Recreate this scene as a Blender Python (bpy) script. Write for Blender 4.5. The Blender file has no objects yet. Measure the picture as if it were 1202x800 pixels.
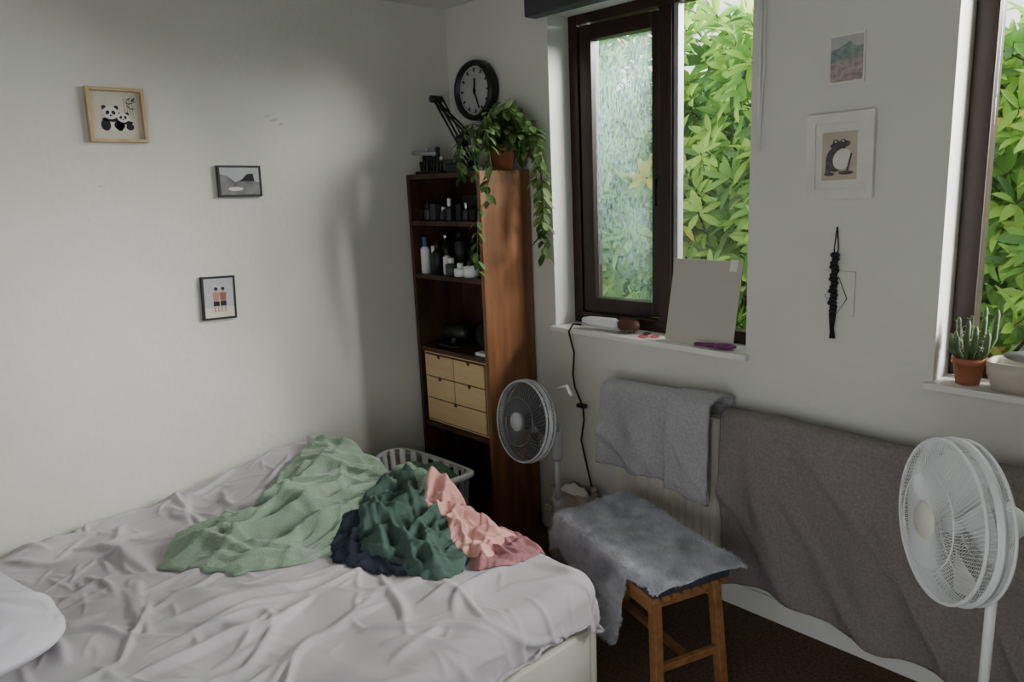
import bpy, bmesh, math, random
import numpy as np
from mathutils import Vector, Matrix, noise
random.seed(7)
SC=bpy.context.scene
COL=SC.collection
V=Vector
# ---------------------------------------------------------------- materials
def new_mat(name):
    m=bpy.data.materials.new(name); m.use_nodes=True
    nt=m.node_tree; return m,nt,nt.nodes['Principled BSDF']
def mat(name,col,rough=.6,col2=None,scale=8,bump=0,bscale=60,metal=0,stretch=None,spec=.4,sheen=0,detail=4,contrast=(.35,.65),bdist=.01):
    m,nt,b=new_mat(name)
    b.inputs['Roughness'].default_value=rough; b.inputs['Metallic'].default_value=metal
    b.inputs['Specular IOR Level'].default_value=spec
    if sheen: b.inputs['Sheen Weight'].default_value=sheen; b.inputs['Sheen Roughness'].default_value=.6
    tc=nt.nodes.new('ShaderNodeTexCoord'); mp=nt.nodes.new('ShaderNodeMapping')
    nt.links.new(tc.outputs['Object'],mp.inputs[0])
    if stretch: mp.inputs['Scale'].default_value=stretch
    if col2 is None: col2=tuple(min(1,c*.86) for c in col)
    n=nt.nodes.new('ShaderNodeTexNoise'); n.inputs['Scale'].default_value=scale; n.inputs['Detail'].default_value=detail
    nt.links.new(mp.outputs[0],n.inputs['Vector'])
    r=nt.nodes.new('ShaderNodeValToRGB'); r.color_ramp.elements[0].position=contrast[0]; r.color_ramp.elements[1].position=contrast[1]
    r.color_ramp.elements[0].color=(*col2,1); r.color_ramp.elements[1].color=(*col,1)
    nt.links.new(n.outputs[0],r.inputs[0]); nt.links.new(r.outputs[0],b.inputs['Base Color'])
    if bump:
        n2=nt.nodes.new('ShaderNodeTexNoise'); n2.inputs['Scale'].default_value=bscale; n2.inputs['Detail'].default_value=5
        nt.links.new(mp.outputs[0],n2.inputs['Vector'])
        bp=nt.nodes.new('ShaderNodeBump'); bp.inputs['Strength'].default_value=bump; bp.inputs['Distance'].default_value=bdist
        nt.links.new(n2.outputs[0],bp.inputs['Height']); nt.links.new(bp.outputs[0],b.inputs['Normal'])
    return m
M={}
M['wall']=mat('painted_plaster',(.615,.61,.57),.6,(.575,.57,.525),2.2,.15,45)
M['ceil']=mat('ceiling_paint',(.66,.66,.63),.8,(.62,.62,.59),2)
M['white']=mat('white_gloss_paint',(.72,.715,.67),.35,(.66,.655,.61),4)
M['cream']=mat('cream_metal',(.64,.625,.54),.4,(.6,.585,.5),4)
M['carpet']=mat('woven_carpet',(.15,.10,.06),.95,(.055,.036,.022),90,.6,200,contrast=(.3,.7))
M['frame']=mat('mahogany_upvc',(.03,.013,.01),.35,(.017,.008,.006),12,stretch=(1,1,.2))
M['walnut']=mat('stained_wood',(.29,.125,.05),.4,(.10,.04,.018),6,.15,40,stretch=(2.5,2.5,.35),contrast=(.3,.75),detail=8)  # lit copy of the bookcase wood: light on its side panel is in the colour
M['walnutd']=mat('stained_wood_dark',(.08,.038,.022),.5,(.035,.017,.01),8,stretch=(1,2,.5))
M['birch']=mat('birch_ply',(.68,.49,.27),.55,(.6,.42,.22),5,stretch=(.6,1,6))
M['birchd']=mat('birch_gap',(.06,.04,.02),.8)
M['bamboo']=mat('bamboo_wood',(.34,.17,.07),.4,(.23,.10,.036),8,stretch=(.5,4,4))
M['sheet']=mat('lavender_cotton',(.445,.415,.435),.85,(.405,.378,.398),3,.15,350,sheen=.1,bdist=.002)
M['pillow']=mat('pillow_cotton',(.6,.59,.64),.85,(.56,.55,.6),3)
M['matt']=mat('mattress_white',(.6,.61,.64),.8)
M['fleece']=mat('sage_fleece',(.215,.315,.215),.95,(.175,.26,.175),14,.9,170,sheen=.3,bdist=.004)
M['dgreen']=mat('dark_green_jersey',(.052,.095,.08),.9,(.042,.078,.064),10,.2,300,bdist=.002)
M['navy']=mat('navy_jersey',(.014,.02,.034),.9)
M['pink']=mat('salmon_cotton',(.68,.36,.32),.9,(.62,.31,.27),10,.2,300,bdist=.002)
M['rose']=mat('rose_knit',(.38,.17,.18),.9,(.26,.11,.125),60,.3,200,bdist=.002)
M['towelg']=mat('grey_towel',(.44,.44,.455),.95,(.35,.35,.365),120,1,260,bdist=.006)
M['towelt']=mat('taupe_towel',(.255,.225,.22),.95,(.2,.176,.172),120,1,220,bdist=.006)
M['fur']=mat('grey_faux_fur',(.66,.66,.72),.9,(.47,.47,.52),25,.6,150,sheen=.5)
M['cush']=mat('slate_cushion',(.05,.06,.08),.9)
M['black']=mat('black_plastic',(.012,.012,.013),.4)
M['blackm']=mat('black_matte',(.01,.01,.011),.8)
M['fanw']=mat('white_plastic',(.76,.77,.78),.35,(.72,.73,.74),4)
M['fang']=mat('grey_plastic',(.34,.35,.36),.4)
M['fand']=mat('charcoal_plastic',(.05,.052,.055),.45)
M['wire']=mat('grey_wire',(.13,.135,.14),.4)
M['chrome']=mat('brushed_metal',(.6,.6,.6),.25,metal=1)
M['terra']=mat('terracotta',(.42,.16,.08),.8,(.33,.12,.06),12)
M['soil']=mat('soil',(.03,.02,.015),.95)
M['face']=mat('clock_face',(.42,.42,.41),.5)
M['paper']=mat('ivory_paper',(.6,.56,.46),.8)
M['paperw']=mat('white_card',(.68,.66,.6),.8)
M['oak']=mat('pale_oak',(.5,.36,.2),.5,(.42,.29,.15),6,stretch=(3,3,3))
M['ink']=mat('ink_black',(.012,.012,.014),.7)
M['grey']=mat('photo_grey',(.2,.2,.2),.5,(.1,.1,.1),20)
M['lgrey']=mat('photo_sky',(.42,.43,.44),.5,(.36,.37,.38),9)
M['beige']=mat('print_beige',(.47,.42,.34),.8,(.4,.35,.28),14)
M['toad']=mat('toad_grey',(.13,.12,.12),.8,(.06,.055,.055),60)
M['skin']=mat('photo_skin',(.4,.22,.16),.6)
M['red']=mat('photo_red',(.3,.09,.08),.6)
M['teal']=mat('print_teal',(.12,.2,.2),.6,(.3,.33,.28),40)
M['rust']=mat('print_rust',(.46,.36,.32),.6,(.22,.2,.18),60)
M['mirror']=mat('mirror_back_panel',(.45,.43,.37),.28,(.42,.4,.345),3,spec=.6)  # grey-beige room reflection painted in as the mirror's base colour
M['purple']=mat('purple_plastic',(.16,.02,.13),.3)
M['hotpink']=mat('pink_plastic',(.6,.06,.12),.3)
M['bristle']=mat('wood_bristle',(.1,.04,.025),.6)
M['plastgreen']=mat('green_cloth',(.08,.16,.1),.9)
M['bag']=mat('paper_bag',(.42,.37,.31),.7,(.33,.29,.24),20)
M['blue']=mat('blue_label',(.05,.14,.35),.4)
M['cable']=mat('cable_rubber',(.012,.012,.012),.5)
M['tray']=mat('cream_ceramic',(.55,.5,.42),.3)
M['cact']=mat('cactus_green',(.09,.13,.05),.6,(.05,.08,.03),40)
M['stem']=mat('stem_brown',(.08,.05,.03),.8)
M['chip']=mat('bare_plaster',(.5,.47,.42),.9)
def leafmat(name,c1,c2,tr=.5,rough=.5):
    m,nt,b=new_mat(name)
    b.inputs['Roughness'].default_value=rough; b.inputs['Specular IOR Level'].default_value=.3
    tc=nt.nodes.new('ShaderNodeTexCoord'); n=nt.nodes.new('ShaderNodeTexNoise'); n.inputs['Scale'].default_value=3
    nt.links.new(tc.outputs['Object'],n.inputs['Vector'])
    r=nt.nodes.new('ShaderNodeValToRGB'); r.color_ramp.elements[0].position=.35; r.color_ramp.elements[1].position=.65
    r.color_ramp.elements[0].color=(*c1,1); r.color_ramp.elements[1].color=(*c2,1)
    nt.links.new(n.outputs[0],r.inputs[0]); nt.links.new(r.outputs[0],b.inputs['Base Color'])
    t=nt.nodes.new('ShaderNodeBsdfTranslucent'); nt.links.new(r.outputs[0],t.inputs[0])
    mx=nt.nodes.new('ShaderNodeMixShader'); mx.inputs[0].default_value=tr
    nt.links.new(b.outputs[0],mx.inputs[1]); nt.links.new(t.outputs[0],mx.inputs[2])
    nt.links.new(mx.outputs[0],nt.nodes['Material Output'].inputs[0]); return m
M['leafa']=leafmat('leaf_fresh',(.24,.46,.06),(.4,.62,.14))
M['leafb']=leafmat('leaf_mid',(.12,.29,.045),(.21,.42,.085))
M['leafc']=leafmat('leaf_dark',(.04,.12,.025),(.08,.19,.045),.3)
M['leafy']=leafmat('leaf_yellow',(.5,.5,.08),(.5,.42,.06))
M['leafp']=leafmat('houseplant_leaf',(.045,.09,.025),(.11,.18,.05),.25)
M['leafq']=leafmat('houseplant_leaf_pale',(.15,.23,.07),(.24,.31,.11),.3)
def glassmat(name,haze=0):
    m,nt,b=new_mat(name); nt.nodes.remove(b)
    t=nt.nodes.new('ShaderNodeBsdfTransparent'); g=nt.nodes.new('ShaderNodeBsdfGlossy'); g.inputs['Roughness'].default_value=.03
    mx=nt.nodes.new('ShaderNodeMixShader'); mx.inputs[0].default_value=.04
    nt.links.new(t.outputs[0],mx.inputs[1]); nt.links.new(g.outputs[0],mx.inputs[2]); out=mx
    if haze:
        d=nt.nodes.new('ShaderNodeBsdfTranslucent'); d.inputs[0].default_value=(.42,.62,.6,1)
        tc=nt.nodes.new('ShaderNodeTexCoord'); mp=nt.nodes.new('ShaderNodeMapping'); mp.inputs['Scale'].default_value=(1,1,.25)
        n=nt.nodes.new('ShaderNodeTexNoise'); n.inputs['Scale'].default_value=150; n.inputs['Detail'].default_value=3
        nt.links.new(tc.outputs['Object'],mp.inputs[0]); nt.links.new(mp.outputs[0],n.inputs['Vector'])
        n3=nt.nodes.new('ShaderNodeTexNoise'); n3.inputs['Scale'].default_value=2.2; nt.links.new(tc.outputs['Object'],n3.inputs['Vector'])
        r=nt.nodes.new('ShaderNodeMapRange'); r.inputs[1].default_value=.42; r.inputs[2].default_value=.6; r.inputs[3].default_value=haze*.2; r.inputs[4].default_value=haze
        nt.links.new(n.outputs[0],r.inputs[0])
        r3=nt.nodes.new('ShaderNodeMapRange'); r3.inputs[1].default_value=.35; r3.inputs[2].default_value=.6; r3.inputs[3].default_value=.3; r3.inputs[4].default_value=1.2
        nt.links.new(n3.outputs[0],r3.inputs[0])
        mu=nt.nodes.new('ShaderNodeMath'); mu.operation='MULTIPLY'; nt.links.new(r.outputs[0],mu.inputs[0]); nt.links.new(r3.outputs[0],mu.inputs[1])
        m2=nt.nodes.new('ShaderNodeMixShader'); nt.links.new(mu.outputs[0],m2.inputs[0])
        nt.links.new(mx.outputs[0],m2.inputs[1]); nt.links.new(d.outputs[0],m2.inputs[2]); out=m2
    nt.links.new(out.outputs[0],nt.nodes['Material Output'].inputs[0]); return m
M['glass']=glassmat('clear_glass'); M['glassh']=glassmat('misted_glass',.26)
# ---------------------------------------------------------------- builder
class G:
    def __init__(s,name): s.name=name; s.v=[]; s.f=[]; s.mi=[]; s.sm=[]; s.ms=[]
    def add(s,vs,fs,m,smooth=False,X=None):
        o=len(s.v)
        if X is not None: vs=[X@V(p) for p in vs]
        s.v.extend([tuple(p) for p in vs])
        if m not in s.ms: s.ms.append(m)
        k=s.ms.index(m)
        for f in fs: s.f.append(tuple(i+o for i in f)); s.mi.append(k); s.sm.append(smooth)
        return s
    def bb(s,a,b,m,X=None):
        x0,y0,z0=a; x1,y1,z1=b
        vs=[(x0,y0,z0),(x1,y0,z0),(x1,y1,z0),(x0,y1,z0),(x0,y0,z1),(x1,y0,z1),(x1,y1,z1),(x0,y1,z1)]
        return s.add(vs,[(0,3,2,1),(4,5,6,7),(0,1,5,4),(1,2,6,5),(2,3,7,6),(3,0,4,7)],m,X=X)
    def tube(s,pts,r,m,n=6,closed=False,X=None,caps=True):
        pts=[V(p) for p in pts]; N=len(pts)
        rr=r if isinstance(r,(list,tuple)) else [r]*N
        vs=[];fs=[]; up=None
        for i in range(N):
            if closed: t=pts[(i+1)%N]-pts[i-1]
            else: t=pts[min(i+1,N-1)]-pts[max(i-1,0)]
            if t.length<1e-9: t=V((0,0,1))
            t.normalize()
            if up is None: up=t.orthogonal().normalized()
            up=(up-t*up.dot(t)); 
            if up.length<1e-6: up=t.orthogonal()
            up.normalize(); sd=t.cross(up)
            for k in range(n):
                a=2*math.pi*k/n; vs.append(pts[i]+(up*math.cos(a)+sd*math.sin(a))*rr[i])
        for i in range(N if closed else N-1):
            j=(i+1)%N
            for k in range(n):
                l=(k+1)%n; fs.append((i*n+k,i*n+l,j*n+l,j*n+k))
        if not closed and caps:
            fs.append(tuple(range(n-1,-1,-1))); fs.append(tuple((N-1)*n+k for k in range(n)))
        return s.add(vs,fs,m,True,X)
    def cyl(s,a,b,r,m,n=20,X=None,r2=None):
        return s.tube([a,b],[r,r if r2 is None else r2],m,n,X=X)
    def lathe(s,prof,m,X=None,n=32):
        vs=[];fs=[]
        for (r,z) in prof:
            for k in range(n):
                a=2*math.pi*k/n; vs.append((r*math.cos(a),r*math.sin(a),z))
        for i in range(len(prof)-1):
            for k in range(n):
                l=(k+1)%n; fs.append((i*n+k,i*n+l,(i+1)*n+l,(i+1)*n+k))
        return s.add(vs,fs,m,True,X)
    def grid(s,fn,nu,nv,m,X=None):
        vs=[fn(i/nu,j/nv) for j in range(nv+1) for i in range(nu+1)]
        fs=[(j*(nu+1)+i,j*(nu+1)+i+1,(j+1)*(nu+1)+i+1,(j+1)*(nu+1)+i) for j in range(nv) for i in range(nu)]
        return s.add(vs,fs,m,True,X)
    def ell(s,c,r,m,n=20,k=12,X=None,fn=None):
        if not isinstance(r,(tuple,list)): r=(r,r,r)
        vs=[];fs=[]
        for j in range(k+1):
            p=math.pi*j/k
            for i in range(n):
                a=2*math.pi*i/n
                q=V((c[0]+r[0]*math.sin(p)*math.cos(a),c[1]+r[1]*math.sin(p)*math.sin(a),c[2]+r[2]*math.cos(p)))
                if fn: q=fn(q)
                vs.append(q)
        for j in range(k):
            for i in range(n):
                l=(i+1)%n; fs.append((j*n+i,j*n+l,(j+1)*n+l,(j+1)*n+i))
        return s.add(vs,fs,m,True,X)
    def disc(s,c,rx,ry,m,X=None,n=24,rot=0):
        vs=[];
        for i in range(n):
            a=2*math.pi*i/n; x=rx*math.cos(a); y=ry*math.sin(a)
            vs.append((c[0]+x*math.cos(rot)-y*math.sin(rot),c[1]+x*math.sin(rot)+y*math.cos(rot),c[2]))
        return s.add(vs,[tuple(range(n))],m,X=X)
    def poly(s,pts,m,X=None): return s.add(pts,[tuple(range(len(pts)))],m,X=X)
    def build(s,bevel=0,solid=0,subs=0,soff=0):
        xs=[p[0] for p in s.v]; ys=[p[1] for p in s.v]; zs=[p[2] for p in s.v]
        o=V(((min(xs)+max(xs))/2,(min(ys)+max(ys))/2,min(zs)))
        me=bpy.data.meshes.new(s.name); me.from_pydata([V(p)-o for p in s.v],[],s.f)
        for m in s.ms: me.materials.append(M[m])
        me.polygons.foreach_set('material_index',s.mi); me.polygons.foreach_set('use_smooth',s.sm)
        bm=bmesh.new(); bm.from_mesh(me); bmesh.ops.recalc_face_normals(bm,faces=bm.faces)
        bm.to_mesh(me); bm.free(); me.update()
        ob=bpy.data.objects.new(s.name,me); ob.location=o; COL.objects.link(ob)
        if bevel:
            b=ob.modifiers.new('bevel','BEVEL'); b.width=bevel; b.segments=2; b.limit_method='ANGLE'; b.angle_limit=math.radians(50)
        if solid:
            b=ob.modifiers.new('solid','SOLIDIFY'); b.thickness=solid; b.offset=soff
        if subs:
            b=ob.modifiers.new('sub','SUBSURF'); b.levels=subs; b.render_levels=subs
        return ob
def nz(x,y,z=0): return noise.noise(V((x,y,z)))
def sup(c,e): return math.copysign(abs(c)**e,c)
def sst(a,b,x):
    t=max(0,min(1,(x-a)/(b-a))); return t*t*(3-2*t)
def aim(loc,d,up=(0,0,1)):
    z=V(d).normalized(); x=V(up).cross(z).normalized(); y=z.cross(x)
    return Matrix.Translation(V(loc))@Matrix((x,y,z)).transposed().to_4x4()
# ---------------------------------------------------------------- room
ZC=2.467; ZS=1.007; ZT=2.33; YB_=-3.7
g=G('wall_left'); g.bb((-.2,YB_,0),(0,.28,ZC),'wall')
for (y,z,r) in ((-.93,1.94,.012),(-.90,1.925,.008),(-.955,1.955,.007),(-1.62,1.70,.006)):
    g.add([(.0006,y+r*1.5*math.cos(a)*(1+.4*math.sin(a*3)),z+r*.7*math.sin(a+.6)) for a in [k*.7 for k in range(9)]],[tuple(range(9))],'chip')
g.build()
g=G('wall_window')
for a,b in [((0,0,0),(4.0,.28,ZS-.02)),((0,0,ZT),(4.0,.28,ZC)),((0,0,ZS-.02),(.676,.28,ZT)),((1.626,0,ZS-.02),(2.254,.28,ZT)),((3.2,0,ZS-.02),(4.0,.28,ZT))]: g.bb(a,b,'wall')
g.build()
g=G('wall_right'); g.bb((4.0,YB_,0),(4.2,.28,ZC),'wall'); g.build()
g=G('wall_back'); g.bb((-.2,YB_-.15,0),(1.9,YB_,ZC),'wall'); g.bb((1.9,YB_-.15,2.1),(4.2,YB_,ZC),'wall'); g.build()  # unseen wall added to cut fill light from behind, opening left for some
g=G('floor'); g.bb((-.2,YB_-.15,-.1),(4.2,.28,0),'carpet'); g.build()
g=G('ceiling'); g.bb((-.2,YB_-.15,ZC),(4.2,.28,ZC+.12),'ceil'); g.build()
g=G('baseboard_window'); g.bb((.57,-.018,0),(4.0,0,.095),'white'); g.bb((.57,-.012,.095),(4.0,0,.11),'white'); g.build(bevel=.003)
g=G('trim_1'); g.bb((.66,-.028,ZS-.022),(1.64,.13,ZS),'white'); g.build(bevel=.004)
g=G('trim_2'); g.bb((2.235,-.028,ZS-.022),(3.22,.13,ZS),'white'); g.build(bevel=.004)
# windows
def window(name,x0,x1,sash,w=.05):
    g=G(name); y0,y1=.125,.185; z0,z1=ZS,ZT
    g.bb((x0,y0,z0),(x0+w,y1,z1),'frame'); g.bb((x1-w,y0,z0),(x1,y1,z1),'frame')
    g.bb((x0+w,y0,z0),(x1-w,y1,z0+.05),'frame'); g.bb((x0+w,y0,z1-.04),(x1-w,y1,z1),'frame')
    xm=x0+.505 if sash is not None else x1-.35
    g.bb((xm-.03,y0-.002,z0+.05),(xm+.03,y1,z1-.04),'frame')
    a,b=xm+.03,x1-w
    g.bb((a,y0+.012,z0+.05),(a+.022,y1-.01,z1-.04),'fang'); 
    g.bb((a+.022,.153,z0+.05),(b,.158,z1-.04),'glass')
    if sash is None:
        g.bb((x0+w,.153,z0+.05),(xm-.03,.158,z1-.04),'glass')
    else:
        X=Matrix.Translation((x0+w,.165,0))@Matrix.Rotation(math.radians(sash),4,'Z')
        L=xm-.03-(x0+w); s=.062; za,zb=z0+.055,z1-.045
        g.bb((0,-.03,za),(s,.03,zb),'frame',X); g.bb((L-s,-.03,za),(L,.03,zb),'frame',X)
        g.bb((s,-.03,za),(L-s,.03,za+s),'frame',X); g.bb((s,-.03,zb-s),(L-s,.03,zb),'frame',X)
        g.bb((s,-.003,za+s),(L-s,.003,zb-s),'glassh',X)
        g.bb((L-s*.7,-.05,1.62),(L-s*.3,-.03,1.66),'black',X); g.tube([(L-s*.5,-.055,1.64),(L-s*.5,-.06,1.58),(L-s*.5,-.055,1.53)],.008,'black',X=X)
    g.build(bevel=.003)
window('window_1',.678,1.624,4)
window('window_2',2.256,3.198,None,.06)
g=G('roller_blind'); g.bb((.625,-.085,2.315),(1.78,-.015,2.40),'fand'); g.cyl((.61,-.05,2.36),(1.8,-.05,2.36),.02,'fand')
g.build(bevel=.008)
g=G('blind_cord'); g.tube([(1.66,-.008,2.33),(1.66,-.008,2.0),(1.662,-.008,1.72)],.004,'white'); g.tube([(1.675,-.008,2.33),(1.675,-.008,2.0),(1.662,-.008,1.72)],.003,'white'); g.build()
# ---------------------------------------------------------------- garden
g=G('garden_lawn'); g.bb((-6,.28,-.15),(9,9,-.1),'leafc'); g.build()
def leaf(g,p,d,up,L,W,m,fold=.25,droop=.2):
    d=V(d).normalized(); s=d.cross(V(up)); 
    if s.length<1e-4: s=d.orthogonal()
    s.normalize(); n=s.cross(d).normalized(); p=V(p)
    vs=[p]
    for t,w in ((.3,.8),(.62,1.),(.85,.6)):
        c=p+d*L*t-n*L*droop*t*t
        vs+= [c-s*W*.5*w+n*W*fold*w,c,c+s*W*.5*w+n*W*fold*w]
    vs.append(p+d*L-n*L*droop)
    fs=[(0,2,1),(0,3,2),(1,2,5,4),(2,3,6,5),(4,5,8,7),(5,6,9,8),(7,8,10),(8,9,10)]
    g.add(vs,fs,m,True)
g=G('laurel_hedge')
for i in range(3000):
    x=random.uniform(-2.2,4.0); y=1.1+abs(random.gauss(0,.42)); 
    top=3.1 if x<.35 else (2.5 if x<1.5 else 2.25)
    top+= .2*nz(x*1.5,3)
    z=random.uniform(.3,top)
    y+=.4*nz(x*1.3,z*1.3,5)+.15
    p=V((x,y,z)); ax=V((random.uniform(-.5,.5),random.uniform(-1,-.1),random.uniform(.0,.9))).normalized()
    o=ax.orthogonal().normalized(); q=ax.cross(o)
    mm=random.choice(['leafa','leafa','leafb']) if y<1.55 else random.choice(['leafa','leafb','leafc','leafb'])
    if random.random()<.008: mm='leafy'
    g.tube([p-ax*.18+V((0,.05,-.05)),p],.004,'stem',n=4,caps=False)
    nl=random.randint(6,9); a0=random.random()*6
    for k in range(nl):
        a=a0+k*2.4; el=random.uniform(.1,.9)
        d=(o*math.cos(a)+q*math.sin(a))+ax*el
        leaf(g,p-ax*.05*random.random(),d,ax,random.uniform(.12,.18),random.uniform(.034,.05),mm if random.random()<.75 else random.choice(['leafb','leafc']),.18,random.uniform(.1,.4))
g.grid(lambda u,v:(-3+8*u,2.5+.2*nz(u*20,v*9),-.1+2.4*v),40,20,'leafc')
g.build()
# ---------------------------------------------------------------- bookcase
g=G('bookcase'); X0,X1,YF,YB,H=.02,.548,-.305,-.012,1.702; t=.022
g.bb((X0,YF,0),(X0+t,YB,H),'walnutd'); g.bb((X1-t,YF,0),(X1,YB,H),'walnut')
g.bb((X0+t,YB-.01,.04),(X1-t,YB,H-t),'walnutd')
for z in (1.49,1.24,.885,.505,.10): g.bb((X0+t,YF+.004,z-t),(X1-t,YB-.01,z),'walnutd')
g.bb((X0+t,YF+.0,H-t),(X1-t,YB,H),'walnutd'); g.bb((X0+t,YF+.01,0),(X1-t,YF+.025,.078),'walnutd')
g.build(bevel=.002)
g=G('drawer_chest'); a,b,c,d=.055,.515,.508,.862
g.bb((a,-.29,c),(b,-.03,d),'birch'); g.bb((a+.008,-.2915,c+.008),(b-.008,-.29,d-.008),'birchd')
rh=(d-c-.024)/3
for r in range(3):
    z0=c+.012+r*rh
    cols=[(a+.012,b-.012)] if r==0 else [(a+.012,(a+b)/2-.003),((a+b)/2+.003,b-.012)]
    for (u,w) in cols:
        g.bb((u,-.298,z0+.003),(w,-.2915,z0+rh-.003),'birch')
        X=aim(((u+w)/2,-.2985,z0+rh-.006),(0,-1,0)); g.disc((0,0,0),.011,.011,'birchd',X)
g.build(bevel=.0015)
def bottle(g,x,y,z,r,h,m,cap,ch=.25):
    g.lathe([(0,0),(r,0),(r,h*(1-ch)*.9),(r*.5,h*(1-ch)),(r*.45,h*(1-ch)),(0,h*(1-ch))],m,Matrix.Translation((x,y,z)),16)
    g.lathe([(0,0),(r*.5,0),(r*.5,h*ch),(0,h*ch)],cap,Matrix.Translation((x,y,z+h*(1-ch))),14)
g=G('toiletry_bottles')
bottle(g,.085,-.27,1.241,.022,.17,'fanw','blue'); bottle(g,.135,-.26,1.241,.018,.13,'fand','fanw'); bottle(g,.18,-.27,1.241,.026,.15,'black','black')
bottle(g,.235,-.26,1.241,.018,.12,'paperw','fand'); bottle(g,.28,-.27,1.241,.028,.08,'fand','fanw',.3); bottle(g,.345,-.27,1.241,.03,.06,'fanw','fanw',.35)
bottle(g,.12,-.17,1.241,.03,.19,'black','chrome'); bottle(g,.2,-.15,1.241,.028,.2,'fand','black'); bottle(g,.41,-.26,1.241,.034,.075,'fanw','black',.3)
bottle(g,.47,-.24,1.241,.02,.14,'black','black'); bottle(g,.3,-.15,1.241,.028,.17,'black','black')
g.build()
g=G('perfume_bottles')
for i in range(9): 
    x=.08+i*.047
    if i%2: bottle(g,x,-.25-.02*(i%3),1.491,.018,.06+.02*(i%3),random.choice(['fand','black','black']),random.choice(['chrome','black','fanw']),.35)
    else: g.bb((x-.018,-.28,1.491),(x+.018,-.22,1.491+.05+.012*(i%4)),random.choice(['black','fand','blackm','cush']))
g.bb((.3,-.2,1.491),(.5,-.06,1.60),'black')
g.build(bevel=.002)
g=G('hair_dryer')
g.tube([(.12,-.2,.93),(.17,-.2,.96),(.23,-.2,.96),(.29,-.2,.95)],[.03,.042,.042,.028],'black',16); g.tube([(.2,-.2,.95),(.21,-.23,.90)],.018,'black',10)
g.tube([(.08,-.22,.9),(.15,-.27,.9),(.25,-.28,.9),(.30,-.25,.9),(.25,-.12,.9),(.1,-.12,.9)],.006,'black'); g.build()
g=G('toiletry_bag')
g.ell((.42,-.16,.955),(.09,.07,.07),'blackm',fn=lambda q:V((q.x+.01*nz(q.x*20,q.y*20,q.z*20),q.y,max(.887,q.z+.012*nz(q.x*25,q.z*25))))); g.bb((.43,-.28,.886),(.51,-.24,.90),'fanw'); g.build()
# ---------------------------------------------------------------- things on the bookcase
g=G('desk_lamp')
g.lathe([(0,0),(.05,0),(.05,.015),(.02,.03),(.012,.05),(0,.05)],'black',Matrix.Translation((.30,-.14,1.703)),24)
for o in (-.012,.012):
    g.tube([(.30,-.14+o,1.74),(.15,-.2+o,2.03)],.005,'black'); g.tube([(.315,-.14+o,1.75),(.175,-.2+o,2.045)],.004,'black')
    g.tube([(.14,-.2+o,2.03),(.33,-.17+o,1.87)],.005,'black')
g.cyl((.15,-.23,2.035),(.15,-.17,2.035),.016,'black'); g.cyl((.325,-.2,1.87),(.325,-.14,1.87),.014,'black')
g.tube([(.29,-.2,1.85),(.34,-.2,1.84)],[.018,.03],'black',14)
g.build()
g=G('figurine_stand')
g.bb((.05,-.27,1.703),(.24,-.2,1.715),'black')
for i in range(7):
    x=.06+i*.026; g.tube([(x,-.24,1.715),(x+.012,-.25,1.76+.02*(i%3))],[.006,.009],'ink',8); g.ell((x+.013,-.25,1.77+.02*(i%3)),.012,'black' if i%2 else 'fang',10,6)
g.tube([(.04,-.27,1.80),(.20,-.26,1.79)],.009,'fang',8); g.tube([(.12,-.23,1.715),(.12,-.23,1.8)],.006,'black',8)
g.build()
g=G('jewellery_box'); g.bb((.40,-.29,1.703),(.52,-.22,1.72),'black'); g.bb((.28,-.285,1.74),(.40,-.235,1.76),'black'); g.bb((.29,-.28,1.703),(.41,-.24,1.74),'black'); g.build(bevel=.002)
g=G('trailing_houseplant')
px,py=.478,-.105
g.lathe([(0,0),(.045,0),(.06,.085),(.066,.085),(.066,.11),(.056,.11),(.054,.09),(0,.088)],'terra',Matrix.Translation((px,py,1.703)),28)
g.disc((px,py,1.795),.053,.053,'soil')
def strand(pts,m,ls=.05,step=.022,r=.0025):
    P=[V(p) for p in pts]; fine=[]
    for i in range(len(P)-1):
        a=P[max(i-1,0)];b=P[i];c=P[i+1];d=P[min(i+2,len(P)-1)]
        for k in range(8):
            t=k/8; fine.append(.5*((2*b)+(c-a)*t+(2*a-5*b+4*c-d)*t*t+(3*b-3*c+d-a)*t**3))
    fine.append(P[-1]); g.tube(fine,r,'leafp',5)
    acc=0
    for i in range(1,len(fine)):
        acc+=(fine[i]-fine[i-1]).length
        if acc>step:
            acc=0; t=(fine[i]-fine[i-1]).normalized()
            for s in (0,1):
                a=random.uniform(0,6.28); o=t.orthogonal(); sd=t.cross(o)
                d=o*math.cos(a)+sd*math.sin(a)+t*.5+V((.15,-.15,-.45))
                leaf(g,fine[i],d,(0,0,1) if abs(d.normalized().z)<.9 else (0,-1,0),ls*random.uniform(.7,1.25),ls*random.uniform(.42,.55),m if random.random()<.75 else 'leafq',.1,.25)
top=V((px,py,1.8))
for i in range(26):
    a=random.uniform(0,6.28); r=random.uniform(.04,.15); h=random.uniform(.05,.16)
    e=top+V((r*math.cos(a),min(.07,r*math.sin(a)*.8),h)); e.x=max(.38,e.x)
    e2=e+V((math.cos(a)*.05,min(math.sin(a)*.05,.0),-.04-.07*random.random()))
    strand([top,top+V((r*.4*math.cos(a),r*.4*min(0,math.sin(a)),h*.8)),e,e2],'leafp',.062,.024)
strand([top,(.56,-.12,1.93),(.63,-.08,1.88),(.665,-.06,1.75),(.67,-.06,1.6),(.672,-.05,1.45),(.665,-.05,1.33)],'leafp',.062,.022)
strand([top,(.55,-.15,1.95),(.64,-.12,1.92),(.69,-.1,1.82),(.70,-.09,1.7),(.70,-.08,1.55),(.69,-.08,1.42)],'leafp',.062,.022)
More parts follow.
